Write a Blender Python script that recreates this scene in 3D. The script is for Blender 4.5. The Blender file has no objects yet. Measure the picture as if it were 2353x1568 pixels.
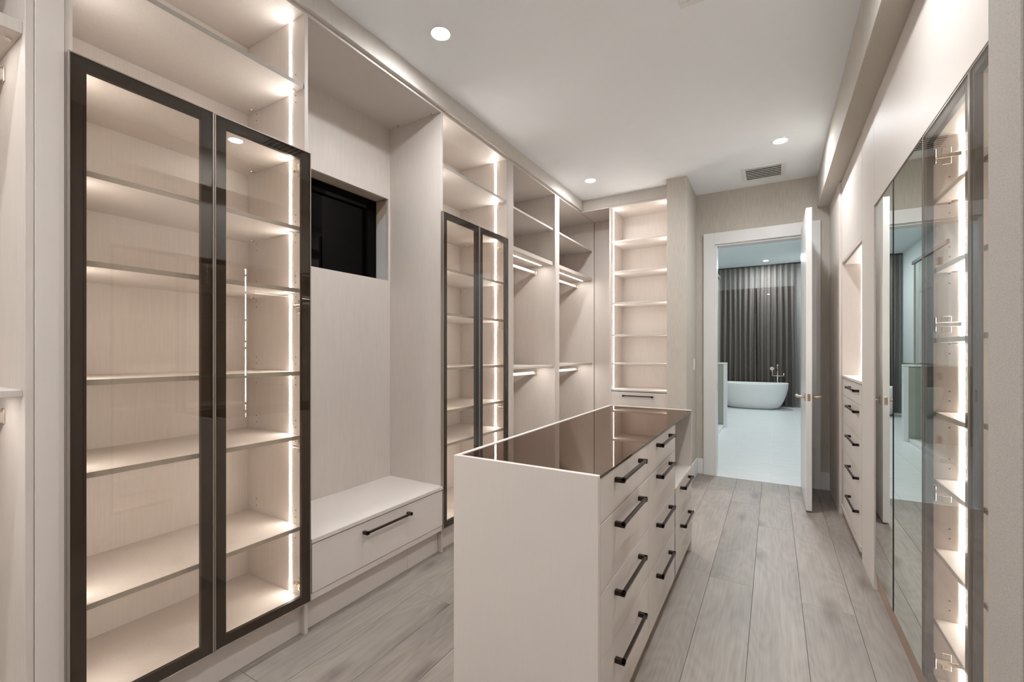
import bpy, bmesh, math, random
from mathutils import Vector, Matrix
R = random.Random(7)
SC = bpy.context.scene
COL = SC.collection

# ------------------------------------------------------------------ camera
F_PX, W_PX, H_PX, HORIZON = 1018.0, 2353.0, 1568.0, 810.0
cam_d = bpy.data.cameras.new('camera')
cam_d.sensor_width = 36.0
cam_d.sensor_fit = 'HORIZONTAL'
cam_d.lens = 36.0 * F_PX / W_PX
cam_d.shift_y = (HORIZON - H_PX / 2) / W_PX
cam_d.clip_start = 0.02
cam = bpy.data.objects.new('camera', cam_d)
cam.location = (0, 0, 1.29)
cam.rotation_euler = (math.radians(90), 0, math.radians(30.5))
COL.objects.link(cam)
SC.camera = cam

# ------------------------------------------------------------------ light levels, world, exposure
DOWNLIGHT = 240.0       # radiance of the closet downlight lenses
BATHLIGHT = 430.0      # radiance of the bathroom downlight lenses
LED = 13.6              # radiance of the cabinet strips
DOWN_COL = (0.97, 0.985, 1.0, 1)
BATH_COL = (0.91, 0.97, 1.0, 1)
LED_COL = (1.0, 0.962, 0.92, 1)
wd = bpy.data.worlds.new('world')
SC.world = wd
wd.use_nodes = True
wd.node_tree.nodes['Background'].inputs[0].default_value = (0.01, 0.013, 0.02, 1)
wd.node_tree.nodes['Background'].inputs[1].default_value = 0.4
SC.view_settings.view_transform = 'Standard'
SC.view_settings.look = 'None'
SC.view_settings.gamma = 1.0
SC.view_settings.use_curve_mapping = False
SC.view_settings.exposure = 2.08
SC.cycles.max_bounces = 12
SC.cycles.diffuse_bounces = 7
SC.cycles.glossy_bounces = 5
SC.cycles.transparent_max_bounces = 24
SC.cycles.sample_clamp_indirect = 6.0
SC.cycles.adaptive_threshold = 0.015

# ------------------------------------------------------------------ materials
def mat(name):
    m = bpy.data.materials.new(name)
    m.use_nodes = True
    nt = m.node_tree
    return m, nt, nt.nodes, nt.links, nt.nodes['Principled BSDF']

def ramp(N, L, src, stops):
    r = N.new('ShaderNodeValToRGB')
    el = r.color_ramp.elements
    el[0].position, el[0].color = stops[0][0], stops[0][1]
    el[1].position, el[1].color = stops[-1][0], stops[-1][1]
    for p, c in stops[1:-1]:
        e = el.new(p); e.color = c
    L.new(src, r.inputs[0])
    return r

def c4(c, k=1.0):
    return (c[0] * k, c[1] * k, c[2] * k, 1)

def grained(name, col, rough, scale=(160, 160, 7), amount=0.05, bump=0.0, spec=0.4, coords='pos'):
    """a surface with a fine stretched grain in its colour and, if asked, its relief"""
    m, nt, N, L, B = mat(name)
    if coords == 'pos':
        src = N.new('ShaderNodeNewGeometry').outputs['Position']
    else:
        src = N.new('ShaderNodeTexCoord').outputs['Object']
    mp = N.new('ShaderNodeMapping')
    mp.inputs['Scale'].default_value = scale
    L.new(src, mp.inputs[0])
    n = N.new('ShaderNodeTexNoise')
    n.inputs['Scale'].default_value = 1.0
    n.inputs['Detail'].default_value = 3.0
    L.new(mp.outputs[0], n.inputs['Vector'])
    r = ramp(N, L, n.outputs['Fac'], [(0.3, c4(col, 1 - amount)), (0.7, c4(col, 1 + amount))])
    L.new(r.outputs[0], B.inputs['Base Color'])
    B.inputs['Roughness'].default_value = rough
    B.inputs['Specular IOR Level'].default_value = spec
    if bump:
        b = N.new('ShaderNodeBump')
        b.inputs['Strength'].default_value = bump
        b.inputs['Distance'].default_value = 0.001
        L.new(n.outputs['Fac'], b.inputs['Height'])
        L.new(b.outputs[0], B.inputs['Normal'])
    return m

def plain(name, col, rough, metal=0.0, spec=0.5, noise=0.02):
    m, nt, N, L, B = mat(name)
    g = N.new('ShaderNodeTexCoord')
    n = N.new('ShaderNodeTexNoise')
    n.inputs['Scale'].default_value = 9.0
    L.new(g.outputs['Object'], n.inputs['Vector'])
    r = ramp(N, L, n.outputs['Fac'], [(0.3, c4(col, 1 - noise)), (0.7, c4(col, 1 + noise))])
    L.new(r.outputs[0], B.inputs['Base Color'])
    B.inputs['Roughness'].default_value = rough
    B.inputs['Metallic'].default_value = metal
    B.inputs['Specular IOR Level'].default_value = spec
    return m

def emit(name, col, s, beam=0.0):
    m, nt, N, L, B = mat(name)
    N.remove(B)
    e = N.new('ShaderNodeEmission')
    e.inputs[0].default_value = col
    e.inputs[1].default_value = s
    if beam:                                     # reflector lamp: weaker towards the side
        lw = N.new('ShaderNodeLayerWeight'); lw.inputs['Blend'].default_value = 0.5
        c = N.new('ShaderNodeMath'); c.operation = 'SUBTRACT'; c.inputs[0].default_value = 1.0
        L.new(lw.outputs['Facing'], c.inputs[1])
        p = N.new('ShaderNodeMath'); p.operation = 'POWER'; L.new(c.outputs[0], p.inputs[0]); p.inputs[1].default_value = beam
        q = N.new('ShaderNodeMath'); q.operation = 'MULTIPLY'; L.new(p.outputs[0], q.inputs[0]); q.inputs[1].default_value = s
        L.new(q.outputs[0], e.inputs[1])
    L.new(e.outputs[0], N['Material Output'].inputs[0])
    return m

def schlick(N, L, f0, k=1.0):
    lw = N.new('ShaderNodeLayerWeight')
    p = N.new('ShaderNodeMath'); p.operation = 'POWER'
    L.new(lw.outputs['Facing'], p.inputs[0]); p.inputs[1].default_value = 5.0
    q = N.new('ShaderNodeMath'); q.operation = 'MULTIPLY_ADD'
    L.new(p.outputs[0], q.inputs[0])
    q.inputs[1].default_value = (1 - f0) * k
    q.inputs[2].default_value = f0
    lw.inputs['Blend'].default_value = 0.5
    return q.outputs[0]

def glass(name, tint, f0=0.04, refl=(1, 1, 1)):
    m, nt, N, L, B = mat(name)
    N.remove(B)
    t = N.new('ShaderNodeBsdfTransparent'); t.inputs[0].default_value = c4(tint)
    g = N.new('ShaderNodeBsdfGlossy'); g.inputs['Roughness'].default_value = 0.0
    g.inputs[0].default_value = c4(refl)
    x = N.new('ShaderNodeMixShader')
    L.new(schlick(N, L, f0, 0.65), x.inputs[0])
    L.new(t.outputs[0], x.inputs[1]); L.new(g.outputs[0], x.inputs[2])
    L.new(x.outputs[0], N['Material Output'].inputs[0])
    return m

def tinted(name, body, f0, refl, rough=0.0, k=1.0):
    """opaque dark glass: dark body under a mirror-smooth face"""
    m, nt, N, L, B = mat(name)
    N.remove(B)
    t = N.new('ShaderNodeBsdfDiffuse'); t.inputs[0].default_value = c4(body)
    g = N.new('ShaderNodeBsdfGlossy'); g.inputs['Roughness'].default_value = rough
    g.inputs[0].default_value = c4(refl)
    x = N.new('ShaderNodeMixShader')
    L.new(schlick(N, L, f0, k), x.inputs[0])
    L.new(t.outputs[0], x.inputs[1]); L.new(g.outputs[0], x.inputs[2])
    L.new(x.outputs[0], N['Material Output'].inputs[0])
    return m

LAM = (0.61, 0.555, 0.512)
M = {}
M['laminate'] = grained('beige_linen_laminate', LAM, 0.5, amount=0.035)
M['front'] = grained('beige_satin_front', (0.665, 0.612, 0.57), 0.5, amount=0.008, spec=0.2)
M['edge'] = grained('laminate_edge', (0.60, 0.53, 0.47), 0.45, amount=0.02)
M['band'] = grained('taupe_edge_band', (0.40, 0.365, 0.32), 0.4, amount=0.02)
M['toe'] = grained('toe_kick_oak', (0.42, 0.31, 0.235), 0.5, scale=(90, 4, 120), amount=0.12)
M['ceiling'] = plain('matt_ceiling_paint', (0.85, 0.88, 0.905), 0.9, noise=0.006)
M['wallpaper'] = grained('greige_grasscloth', (0.53, 0.495, 0.44), 0.8, scale=(220, 220, 9), amount=0.10, bump=0.3)
M['weave'] = grained('greige_woven_cloth', (0.46, 0.43, 0.395), 0.85, scale=(160, 160, 520), amount=0.12, bump=0.25)
M['soffit'] = grained('pale_soffit_paper', (0.58, 0.54, 0.50), 0.75, scale=(90, 90, 14), amount=0.03)
M['white'] = plain('white_satin_paint', (0.76, 0.76, 0.755), 0.3, noise=0.006)
M['bathwall'] = plain('bathroom_wall_paint', (0.62, 0.66, 0.66), 0.8, noise=0.01)
M['sage'] = plain('sage_grey_panel', (0.36, 0.37, 0.32), 0.5, noise=0.02)
M['walltile'] = plain('grey_wall_tile', (0.26, 0.25, 0.22), 0.35, noise=0.05)
M['tub'] = plain('white_tub_stone', (0.74, 0.75, 0.74), 0.38, noise=0.006)
M['bronze'] = plain('dark_bronze_frame', (0.024, 0.0145, 0.008), 0.4, metal=0.0, spec=0.15, noise=0.06)
M['trim_metal'] = plain('champagne_grey_metal', (0.36, 0.31, 0.27), 0.35, metal=0.6)
M['handle'] = plain('dark_bronze_handle', (0.022, 0.010, 0.006), 0.3, metal=0.0, spec=0.35, noise=0.1)
M['black'] = plain('black_metal', (0.012, 0.011, 0.010), 0.4)
M['void'] = plain('dark_void', (0.004, 0.004, 0.004), 0.8)
M['nickel'] = plain('polished_nickel', (0.72, 0.62, 0.52), 0.16, metal=1.0)
M['steel'] = plain('hinge_steel', (0.78, 0.72, 0.66), 0.25, metal=1.0)
M['rod'] = plain('cream_rod', (0.66, 0.59, 0.52), 0.4)
M['hole'] = plain('pin_hole_shadow', (0.10, 0.07, 0.05), 0.9)
M['gap'] = plain('joint_gap', (0.05, 0.035, 0.025), 0.9)
M['pane'] = glass('clear_bronze_glass', (0.965, 0.94, 0.91), 0.035)
M['shower_glass'] = glass('clear_shower_glass', (0.96, 0.98, 0.97), 0.04)
M['nightglass'] = tinted('night_window_glass', (0.004, 0.005, 0.007), 0.04, (1, 1, 1))
M['blackglass'] = tinted('black_recess_glass', (0.0015, 0.0014, 0.0014), 0.03, (0.45, 0.42, 0.42))
M['island_glass'] = tinted('bronze_island_glass', (0.028, 0.017, 0.012), 0.17, (0.84, 0.73, 0.65), k=0.7)
M['led'] = emit('warm_led_strip', LED_COL, LED)
M['lens'] = emit('downlight_lens', DOWN_COL, DOWNLIGHT, 1.0)
M['bathlens'] = emit('bath_downlight_lens', BATH_COL, BATHLIGHT)
m, nt, N, L, B = mat('silvered_mirror')
B.inputs['Base Color'].default_value = (0.70, 0.745, 0.70, 1)
B.inputs['Metallic'].default_value = 1.0
B.inputs['Roughness'].default_value = 0.0
M['mirror'] = m

def plank_mat():
    m, nt, N, L, B = mat('limed_oak_plank')
    tc = N.new('ShaderNodeTexCoord'); oi = N.new('ShaderNodeObjectInfo')
    off = N.new('ShaderNodeVectorMath'); off.operation = 'SCALE'
    cmb = N.new('ShaderNodeCombineXYZ')
    for i in range(3):
        L.new(oi.outputs['Random'], cmb.inputs[i])
    L.new(cmb.outputs[0], off.inputs[0]); off.inputs['Scale'].default_value = 37.0
    add = N.new('ShaderNodeVectorMath'); add.operation = 'ADD'
    L.new(tc.outputs['Object'], add.inputs[0]); L.new(off.outputs[0], add.inputs[1])
    # slow figure that bends the grain
    mp0 = N.new('ShaderNodeMapping'); mp0.inputs['Scale'].default_value = (4.5, 1.1, 1)
    L.new(add.outputs[0], mp0.inputs[0])
    n0 = N.new('ShaderNodeTexNoise'); n0.inputs['Scale'].default_value = 1.0; n0.inputs['Detail'].default_value = 1.5
    L.new(mp0.outputs[0], n0.inputs['Vector'])
    rings = N.new('ShaderNodeMath'); rings.operation = 'MULTIPLY'; rings.inputs[1].default_value = 95.0
    L.new(n0.outputs['Fac'], rings.inputs[0])
    sn = N.new('ShaderNodeMath'); sn.operation = 'SINE'; L.new(rings.outputs[0], sn.inputs[0])
    # fine pores
    mp1 = N.new('ShaderNodeMapping'); mp1.inputs['Scale'].default_value = (95, 4, 1)
    L.new(add.outputs[0], mp1.inputs[0])
    n1 = N.new('ShaderNodeTexNoise'); n1.inputs['Scale'].default_value = 1.0; n1.inputs['Detail'].default_value = 4
    L.new(mp1.outputs[0], n1.inputs['Vector'])
    mixg = N.new('ShaderNodeMath'); mixg.operation = 'MULTIPLY_ADD'
    L.new(sn.outputs[0], mixg.inputs[0]); mixg.inputs[1].default_value = 0.085
    L.new(n1.outputs['Fac'], mixg.inputs[2])
    base = ramp(N, L, mixg.outputs[0], [(0.24, (0.250, 0.215, 0.188, 1)), (0.5, (0.297, 0.258, 0.227, 1)), (0.78, (0.332, 0.294, 0.262, 1))])
    # greyish clouds
    mp2 = N.new('ShaderNodeMapping'); mp2.inputs['Scale'].default_value = (5, 1.6, 1)
    L.new(add.outputs[0], mp2.inputs[0])
    n2 = N.new('ShaderNodeTexNoise'); n2.inputs['Scale'].default_value = 1.0; n2.inputs['Detail'].default_value = 3
    L.new(mp2.outputs[0], n2.inputs['Vector'])
    cl = ramp(N, L, n2.outputs['Fac'], [(0.42, (1, 1, 1, 1)), (0.72, (0.80, 0.80, 0.83, 1))])
    mul = N.new('ShaderNodeMixRGB'); mul.blend_type = 'MULTIPLY'; mul.inputs[0].default_value = 1.0
    L.new(base.outputs[0], mul.inputs[1]); L.new(cl.outputs[0], mul.inputs[2])
    # knots
    mp3 = N.new('ShaderNodeMapping'); mp3.inputs['Scale'].default_value = (3.1, 1.15, 1)
    L.new(add.outputs[0], mp3.inputs[0])
    wob = N.new('ShaderNodeMixRGB'); wob.inputs[0].default_value = 0.06
    L.new(mp3.outputs[0], wob.inputs[1])
    n4 = N.new('ShaderNodeTexNoise'); n4.inputs['Scale'].default_value = 14.0
    L.new(add.outputs[0], n4.inputs['Vector']); L.new(n4.outputs['Color'], wob.inputs[2])
    vo = N.new('ShaderNodeTexVoronoi'); vo.voronoi_dimensions = '2D'; vo.inputs['Scale'].default_value = 1.0
    L.new(wob.outputs[0], vo.inputs['Vector'])
    kn = ramp(N, L, vo.outputs['Distance'], [(0.0, (0.50, 0.48, 0.48, 1)), (0.05, (0.66, 0.64, 0.64, 1)), (0.15, (1, 1, 1, 1))])
    mul2 = N.new('ShaderNodeMixRGB'); mul2.blend_type = 'MULTIPLY'; mul2.inputs[0].default_value = 0.85
    L.new(mul.outputs[0], mul2.inputs[1]); L.new(kn.outputs[0], mul2.inputs[2])
    # each plank a little lighter or darker
    mr = N.new('ShaderNodeMapRange'); L.new(oi.outputs['Random'], mr.inputs[0])
    mr.inputs['To Min'].default_value = 0.91; mr.inputs['To Max'].default_value = 1.08
    hs = N.new('ShaderNodeHueSaturation'); L.new(mul2.outputs[0], hs.inputs['Color']); L.new(mr.outputs[0], hs.inputs['Value'])
    L.new(hs.outputs[0], B.inputs['Base Color'])
    B.inputs['Roughness'].default_value = 0.42
    B.inputs['Specular IOR Level'].default_value = 0.4
    bp = N.new('ShaderNodeBump'); bp.inputs['Strength'].default_value = 0.12; bp.inputs['Distance'].default_value = 0.001
    L.new(n1.outputs['Fac'], bp.inputs['Height']); L.new(bp.outputs[0], B.inputs['Normal'])
    return m
M['plank'] = plank_mat()

def tile_mat():
    m, nt, N, L, B = mat('white_stone_tile')
    tc = N.new('ShaderNodeTexCoord'); oi = N.new('ShaderNodeObjectInfo')
    mp = N.new('ShaderNodeMapping'); mp.inputs['Scale'].default_value = (1.2, 9, 1)
    L.new(tc.outputs['Object'], mp.inputs[0])
    cmb = N.new('ShaderNodeCombineXYZ'); L.new(oi.outputs['Random'], cmb.inputs[2])
    ad = N.new('ShaderNodeVectorMath'); ad.operation = 'ADD'
    L.new(mp.outputs[0], ad.inputs[0]); L.new(cmb.outputs[0], ad.inputs[1])
    n = N.new('ShaderNodeTexNoise'); n.inputs['Scale'].default_value = 3.0; n.inputs['Detail'].default_value = 5
    L.new(ad.outputs[0], n.inputs['Vector'])
    r = ramp(N, L, n.outputs['Fac'], [(0.3, (0.60, 0.62, 0.62, 1)), (0.7, (0.68, 0.695, 0.69, 1))])
    L.new(r.outputs[0], B.inputs['Base Color'])
    B.inputs['Roughness'].default_value = 0.35
    return m
M['tile'] = tile_mat()
M['grout'] = plain('pale_grout', (0.74, 0.75, 0.75), 0.8)

def curtain_mat():
    m, nt, N, L, B = mat('taupe_sheer_curtain')
    N.remove(B)
    g = N.new('ShaderNodeNewGeometry')
    mp = N.new('ShaderNodeMapping'); mp.inputs['Scale'].default_value = (160, 160, 14)
    L.new(g.outputs['Position'], mp.inputs[0])
    n = N.new('ShaderNodeTexNoise'); n.inputs['Scale'].default_value = 1.0
    L.new(mp.outputs[0], n.inputs['Vector'])
    r = ramp(N, L, n.outputs['Fac'], [(0.3, (0.215, 0.188, 0.168, 1)), (0.7, (0.27, 0.238, 0.215, 1))])
    d = N.new('ShaderNodeBsdfDiffuse'); L.new(r.outputs[0], d.inputs[0])
    tl = N.new('ShaderNodeBsdfTranslucent'); L.new(r.outputs[0], tl.inputs[0])
    a = N.new('ShaderNodeMixShader'); a.inputs[0].default_value = 0.25
    L.new(d.outputs[0], a.inputs[1]); L.new(tl.outputs[0], a.inputs[2])
    t = N.new('ShaderNodeBsdfTransparent')
    x = N.new('ShaderNodeMixShader'); x.inputs[0].default_value = 0.33
    L.new(a.outputs[0], x.inputs[1]); L.new(t.outputs[0], x.inputs[2])
    L.new(x.outputs[0], N['Material Output'].inputs[0])
    return m
M['curtain'] = curtain_mat()

def reveal_mat():
    m, nt, N, L, B = mat('patched_plaster_reveal')
    g = N.new('ShaderNodeNewGeometry')
    sx = N.new('ShaderNodeSeparateXYZ'); L.new(g.outputs['Position'], sx.inputs[0])
    n = N.new('ShaderNodeTexNoise'); n.inputs['Scale'].default_value = 16; n.inputs['Detail'].default_value = 4
    L.new(g.outputs['Position'], n.inputs['Vector'])
    # bare board shows in the top inner corner, white filler below it
    a = N.new('ShaderNodeMath'); a.operation = 'MULTIPLY_ADD'
    L.new(n.outputs['Fac'], a.inputs[0]); a.inputs[1].default_value = 0.10; L.new(sx.outputs[2], a.inputs[2])
    b = N.new('ShaderNodeMath'); b.operation = 'MULTIPLY_ADD'
    L.new(sx.outputs[0], b.inputs[0]); b.inputs[1].default_value = -1.1; L.new(a.outputs[0], b.inputs[2])
    r = ramp(N, L, b.outputs[0], [(0.0, (0.60, 0.59, 0.57, 1)), (1.0, (0.44, 0.36, 0.28, 1))])
    mr = N.new('ShaderNodeMapRange'); L.new(b.outputs[0], mr.inputs[0])
    mr.inputs['From Min'].default_value = 4.875; mr.inputs['From Max'].default_value = 4.885
    L.new(mr.outputs[0], r.inputs[0])
    L.new(r.outputs[0], B.inputs['Base Color']); B.inputs['Roughness'].default_value = 0.85
    return m
M['reveal'] = reveal_mat()

# ------------------------------------------------------------------ building helpers
ORG = {}                                        # world origin of every parent we make

def add_box(bm, b, bev=0.0):
    x0, x1, y0, y1, z0, z1 = b
    v = [bm.verts.new((x, y, z)) for x in (x0, x1) for y in (y0, y1) for z in (z0, z1)]
    fs = [bm.faces.new([v[i] for i in q]) for q in ((0, 1, 3, 2), (4, 6, 7, 5), (0, 4, 5, 1), (2, 3, 7, 6), (0, 2, 6, 4), (1, 5, 7, 3))]
    if bev:
        es = {e for f in fs for e in f.edges}
        bmesh.ops.bevel(bm, geom=list(es), offset=bev, segments=1, affect='EDGES', profile=0.5)

def add_cyl(bm, p0, p1, r, n=20, r1=None):
    p0, p1 = Vector(p0), Vector(p1)
    d = p1 - p0
    q = d.to_track_quat('Z', 'Y').to_matrix().to_4x4()
    bmesh.ops.create_cone(bm, cap_ends=True, cap_tris=False, segments=n, radius1=r, radius2=r if r1 is None else r1,
                          depth=d.length, matrix=Matrix.Translation((p0 + p1) / 2) @ q)

def add_tube(bm, pts, rads, n=12):
    pts = [Vector(p) for p in pts]
    if not isinstance(rads, (list, tuple)):
        rads = [rads] * len(pts)
    rings, up = [], None
    for i, p in enumerate(pts):
        t = (pts[min(i + 1, len(pts) - 1)] - pts[max(i - 1, 0)]).normalized()
        if up is None:
            up = t.orthogonal().normalized()
        up = (up - t * up.dot(t)).normalized()
        s = t.cross(up)
        rings.append([bm.verts.new(p + (up * math.cos(2 * math.pi * k / n) + s * math.sin(2 * math.pi * k / n)) * rads[i]) for k in range(n)])
    for a, b in zip(rings, rings[1:]):
        for k in range(n):
            bm.faces.new((a[k], a[(k + 1) % n], b[(k + 1) % n], b[k]))
    bm.faces.new(rings[0][::-1]); bm.faces.new(rings[-1])

def link(name, bm, m, parent=None, origin=None, smooth=False):
    """one mesh object from world-space geometry, kept at a sensible origin"""
    po = ORG.get(parent.name, Vector()) if parent else Vector()
    if origin is None:
        if parent:
            origin = po
        else:
            cs = [v.co for v in bm.verts]
            origin = Vector(((min(c.x for c in cs) + max(c.x for c in cs)) / 2,
                             (min(c.y for c in cs) + max(c.y for c in cs)) / 2, min(c.z for c in cs)))
    origin = Vector(origin)
    bmesh.ops.translate(bm, verts=bm.verts, vec=-origin)
    bmesh.ops.recalc_face_normals(bm, faces=bm.faces)
    me = bpy.data.meshes.new(name)
    bm.to_mesh(me); bm.free()
    if smooth:
        for p in me.polygons:
            p.use_smooth = True
    me.materials.append(m)
    o = bpy.data.objects.new(name, me)
    COL.objects.link(o)
    if parent:
        o.parent = parent
    o.location = origin - po
    ORG[o.name] = origin
    return o

def boxes(name, bs, m, parent=None, bev=0.0008, **k):
    bm = bmesh.new()
    for b in (bs if isinstance(bs[0], (tuple, list)) else [bs]):
        add_box(bm, b, bev)
    return link(name, bm, m, parent, **k)

def thing(name, label, cat, loc, group=None):
    o = bpy.data.objects.new(name, None)
    o.empty_display_size = 0.1
    COL.objects.link(o)
    o.location = loc
    ORG[o.name] = Vector(loc)
    o['label'] = label; o['category'] = cat
    if group:
        o['group'] = group
    return o

def tag(o, label, cat, group=None):
    o['label'] = label; o['category'] = cat
    if group:
        o['group'] = group
    return o

def struct(o, label=None):
    o['kind'] = 'structure'
    if label:
        o['label'] = label
    return o

def stuff(o):
    o['kind'] = 'stuff'
    return o

def copy_part(o, parent, delta=(0, 0, 0), name=None):
    c = o.copy()
    COL.objects.link(c)
    c.parent = parent
    c.location = o.location + Vector(delta)
    ORG[c.name] = ORG.get(o.name, Vector()) + Vector(delta)
    for ch in [x for x in o.children]:
        d = ch.copy(); COL.objects.link(d); d.parent = c
    return c

def handle(parent, axis, a0, a1, z, face, out, t=0.011, foot=0.016, reach=0.034):
    """bar pull: two square feet and a slim bar; axis 'y' runs along Y on an X face, 'x' along X on a Y face"""
    bm = bmesh.new()
    f, e = face, face + out * reach
    lo, hi = min(f, e), max(f, e)
    b0, b1 = (e - t, e) if out > 0 else (e, e + t)
    for a in (a0, a1 - foot):
        bx = (lo, hi, a, a + foot, z - foot / 2, z + foot / 2)
        add_box(bm, bx if axis == 'y' else (bx[2], bx[3], bx[0], bx[1], bx[4], bx[5]), 0.001)
    bx = (b0, b1, a0, a1, z + foot / 2 - t, z + foot / 2)
    add_box(bm, bx if axis == 'y' else (bx[2], bx[3], bx[0], bx[1], bx[4], bx[5]), 0.001)
    return link('handle', bm, M['handle'], parent)

def holes(parent, ypos, ins, zs, xs):
    """rows of shelf-pin holes: little dark discs just proud of a panel face that looks along -Y"""
    bm = bmesh.new()
    for x in xs:
        for z in zs:
            add_cyl(bm, (x, ypos, z), (x, ypos + ins * 0.0012, z), 0.0026, 8)
    return stuff(link('pin_holes', bm, M['hole'], parent))

# ------------------------------------------------------------------ key planes
CEIL = 2.963
XB, XF, XD = -2.30, -1.84, -1.815             # left run: back, carcass front, door face
TOP = 2.835                                   # underside of the left run's top panel
YB = 5.072                                    # wall with the door
XR = 0.472                                    # front of the right run
T = 0.018

# ------------------------------------------------------------------ floor
fl = struct(boxes('floor', (-2.60, 1.05, -1.6, YB, -0.05, -0.014), M['gap'], bev=0))
pw = 0.2215
row_meshes = {}
for i in range(-9, 4):
    x0 = -0.094 + pw * (i)
    if x0 + pw < -2.0 or x0 > 0.52:
        continue
    y = -1.6 - R.uniform(0, 1.6)
    while y < YB:
        ln = R.choice((1.5, 1.9, 2.2))
        a, b = max(y, -1.6), min(y + ln, YB)
        if b - a > 0.08:
            bm = bmesh.new()
            dz = R.uniform(-0.0004, 0.0)
            add_box(bm, (x0 + 0.0006, x0 + pw - 0.0006, a + 0.0006, b - 0.0006, -0.014, dz), 0.0006)
            link('plank', bm, M['plank'], fl, origin=(x0 + pw / 2, (a + b) / 2, -0.014))
        y += ln

# ------------------------------------------------------------------ shell of the dressing room
struct(boxes('ceiling', (-2.60, 1.05, -1.6, YB + 0.12, CEIL, CEIL + 0.12), M['ceiling'], bev=0))
struct(boxes('wall_left', (-2.60, -2.45, -1.6, YB + 0.12, -0.05, CEIL), M['wallpaper'], bev=0))
struct(boxes('wall_rear', (-2.60, 1.05, -1.72, -1.6, -0.05, CEIL), M['wallpaper'], bev=0))
struct(boxes('wall_right', (0.95, 1.07, -1.6, YB + 0.12, -0.05, CEIL), M['wallpaper'], bev=0))
DX0, DX1, DZ = -0.523, 0.262, 2.415
struct(boxes('wall_back', [(-2.45, DX0, YB, YB + 0.12, -0.05, 3.6), (DX1, 0.95, YB, YB + 0.12, -0.05, 3.6),
                           (DX0, DX1, YB, YB + 0.12, DZ, 3.6)], M['wallpaper'], bev=0))
# wall end beside the corner shelves, and the stub the picture ends on
struct(boxes('wall_pier', (-0.885, -0.705, 4.45, YB, 0, CEIL), M['wallpaper'], bev=0.002))
stub = struct(boxes('wall_stub', (0.37, 0.94, 1.108, 1.245, 0, CEIL), M['weave'], bev=0.002))
struct(boxes('wall_front_side', (0.372, 0.94, -1.6, 1.106, 0, CEIL), M['weave'], bev=0.002))
# soffits
struct(boxes('trim_1', (-2.44, -1.815, -1.6, YB, TOP + T, CEIL), M['soffit'], bev=0.001))
struct(boxes('trim_2', (-1.813, -0.885, 4.613, YB, TOP + T, CEIL), M['soffit'], bev=0.001))
struct(boxes('trim_3', (0.362, 0.94, 1.247, YB, 2.655, CEIL), M['wallpaper'], bev=0.001))
# baseboards
def baseboard(name, b, ax):
    o = struct(boxes(name, b, M['white'], bev=0.003))
    return o
baseboard('baseboard_pier', (-0.705, -0.690, 4.452, YB, 0, 0.165), 0)
baseboard('baseboard_back', [(-0.690, -0.634, YB - 0.016, YB, 0, 0.165), (0.386, 0.458, YB - 0.016, YB, 0, 0.165)], 1)

# ------------------------------------------------------------------ bathroom beyond the door
BX0, BX1, BY1, BC = -1.42, 0.62, 12.45, 3.385
struct(boxes('ceiling_bathroom', (-2.7, BX1 + 0.1, YB + 0.12, BY1 + 0.1, BC, BC + 0.1), M['bathwall'], bev=0))
bf = struct(boxes('floor_bathroom', (-2.7, BX1 + 0.1, YB, BY1 + 0.1, -0.05, -0.004), M['grout'], bev=0))
tw, tl = 0.405, 0.81
tile_me = None
for i in range(-6, 3):
    for j in range(10):
        x0 = -0.425 + tw * i
        y0 = YB + 0.01 + tl * j - (0.4 if i % 2 else 0)
        a, b = max(y0, YB + 0.008), min(y0 + tl, BY1)
        if b - a < 0.05 or x0 < -1.95:
            continue
        bm = bmesh.new()
        add_box(bm, (x0 + 0.0022, min(x0 + tw - 0.0022, BX1), a + 0.002, b - 0.002, -0.004, 0.0), 0.0008)
        link('tile', bm, M['tile'], bf, origin=(x0 + tw / 2, (a + b) / 2, -0.004))
struct(boxes('wall_bathroom_left', (-2.0, BX0, 8.5, BY1 + 0.1, 0, BC), M['bathwall'], bev=0))
struct(boxes('wall_shower', (-2.1, -1.95, YB + 0.12, 8.5, 0, BC), M['walltile'], bev=0))
struct(boxes('wall_bathroom_right', (BX1, BX1 + 0.1, YB + 0.12, BY1 + 0.1, 0, BC), M['bathwall'], bev=0))
WX0, WX1, WZ = -1.20, 0.44, 2.87
struct(boxes('wall_bathroom_back', [(-2.0, WX0, BY1, BY1 + 0.12, 0, BC), (WX1, BX1, BY1, BY1 + 0.12, 0, BC),
                                   (WX0, WX1, BY1, BY1 + 0.12, WZ, BC)], M['bathwall'], bev=0))
win = struct(boxes('window_2', (WX0, WX1, BY1 + 0.06, BY1 + 0.07, 0.0, WZ), M['nightglass'], bev=0))
boxes('window_frame', [(WX0, WX0 + 0.05, BY1 + 0.03, BY1 + 0.06, 0, WZ), (WX1 - 0.05, WX1, BY1 + 0.03, BY1 + 0.06, 0, WZ),
                       (WX0 + 0.05, WX1 - 0.05, BY1 + 0.03, BY1 + 0.06, WZ - 0.05, WZ)], M['black'], win)
# grey tiled wainscot and a cased doorway on the bathroom's far side wall (seen in the mirror)
struct(boxes('trim_4', [(BX0, BX0 + 0.02, 8.52 + k * 0.61, 8.52 + k * 0.61 + 0.604, j * 0.36, j * 0.36 + 0.355) for k in range(6) for j in range(3)],
             M['walltile'], bev=0.001))
dr2 = struct(boxes('door_2', (BX0, BX0 + 0.03, 10.1, 10.9, 1.09, 2.40), M['white'], bev=0.002))
boxes('door_casing', [(BX0, BX0 + 0.04, 10.0, 10.1, 1.09, 2.5), (BX0, BX0 + 0.04, 10.9, 11.0, 1.09, 2.5),
                      (BX0, BX0 + 0.04, 10.1, 10.9, 2.40, 2.5)], M['white'], dr2, bev=0.002)
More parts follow.
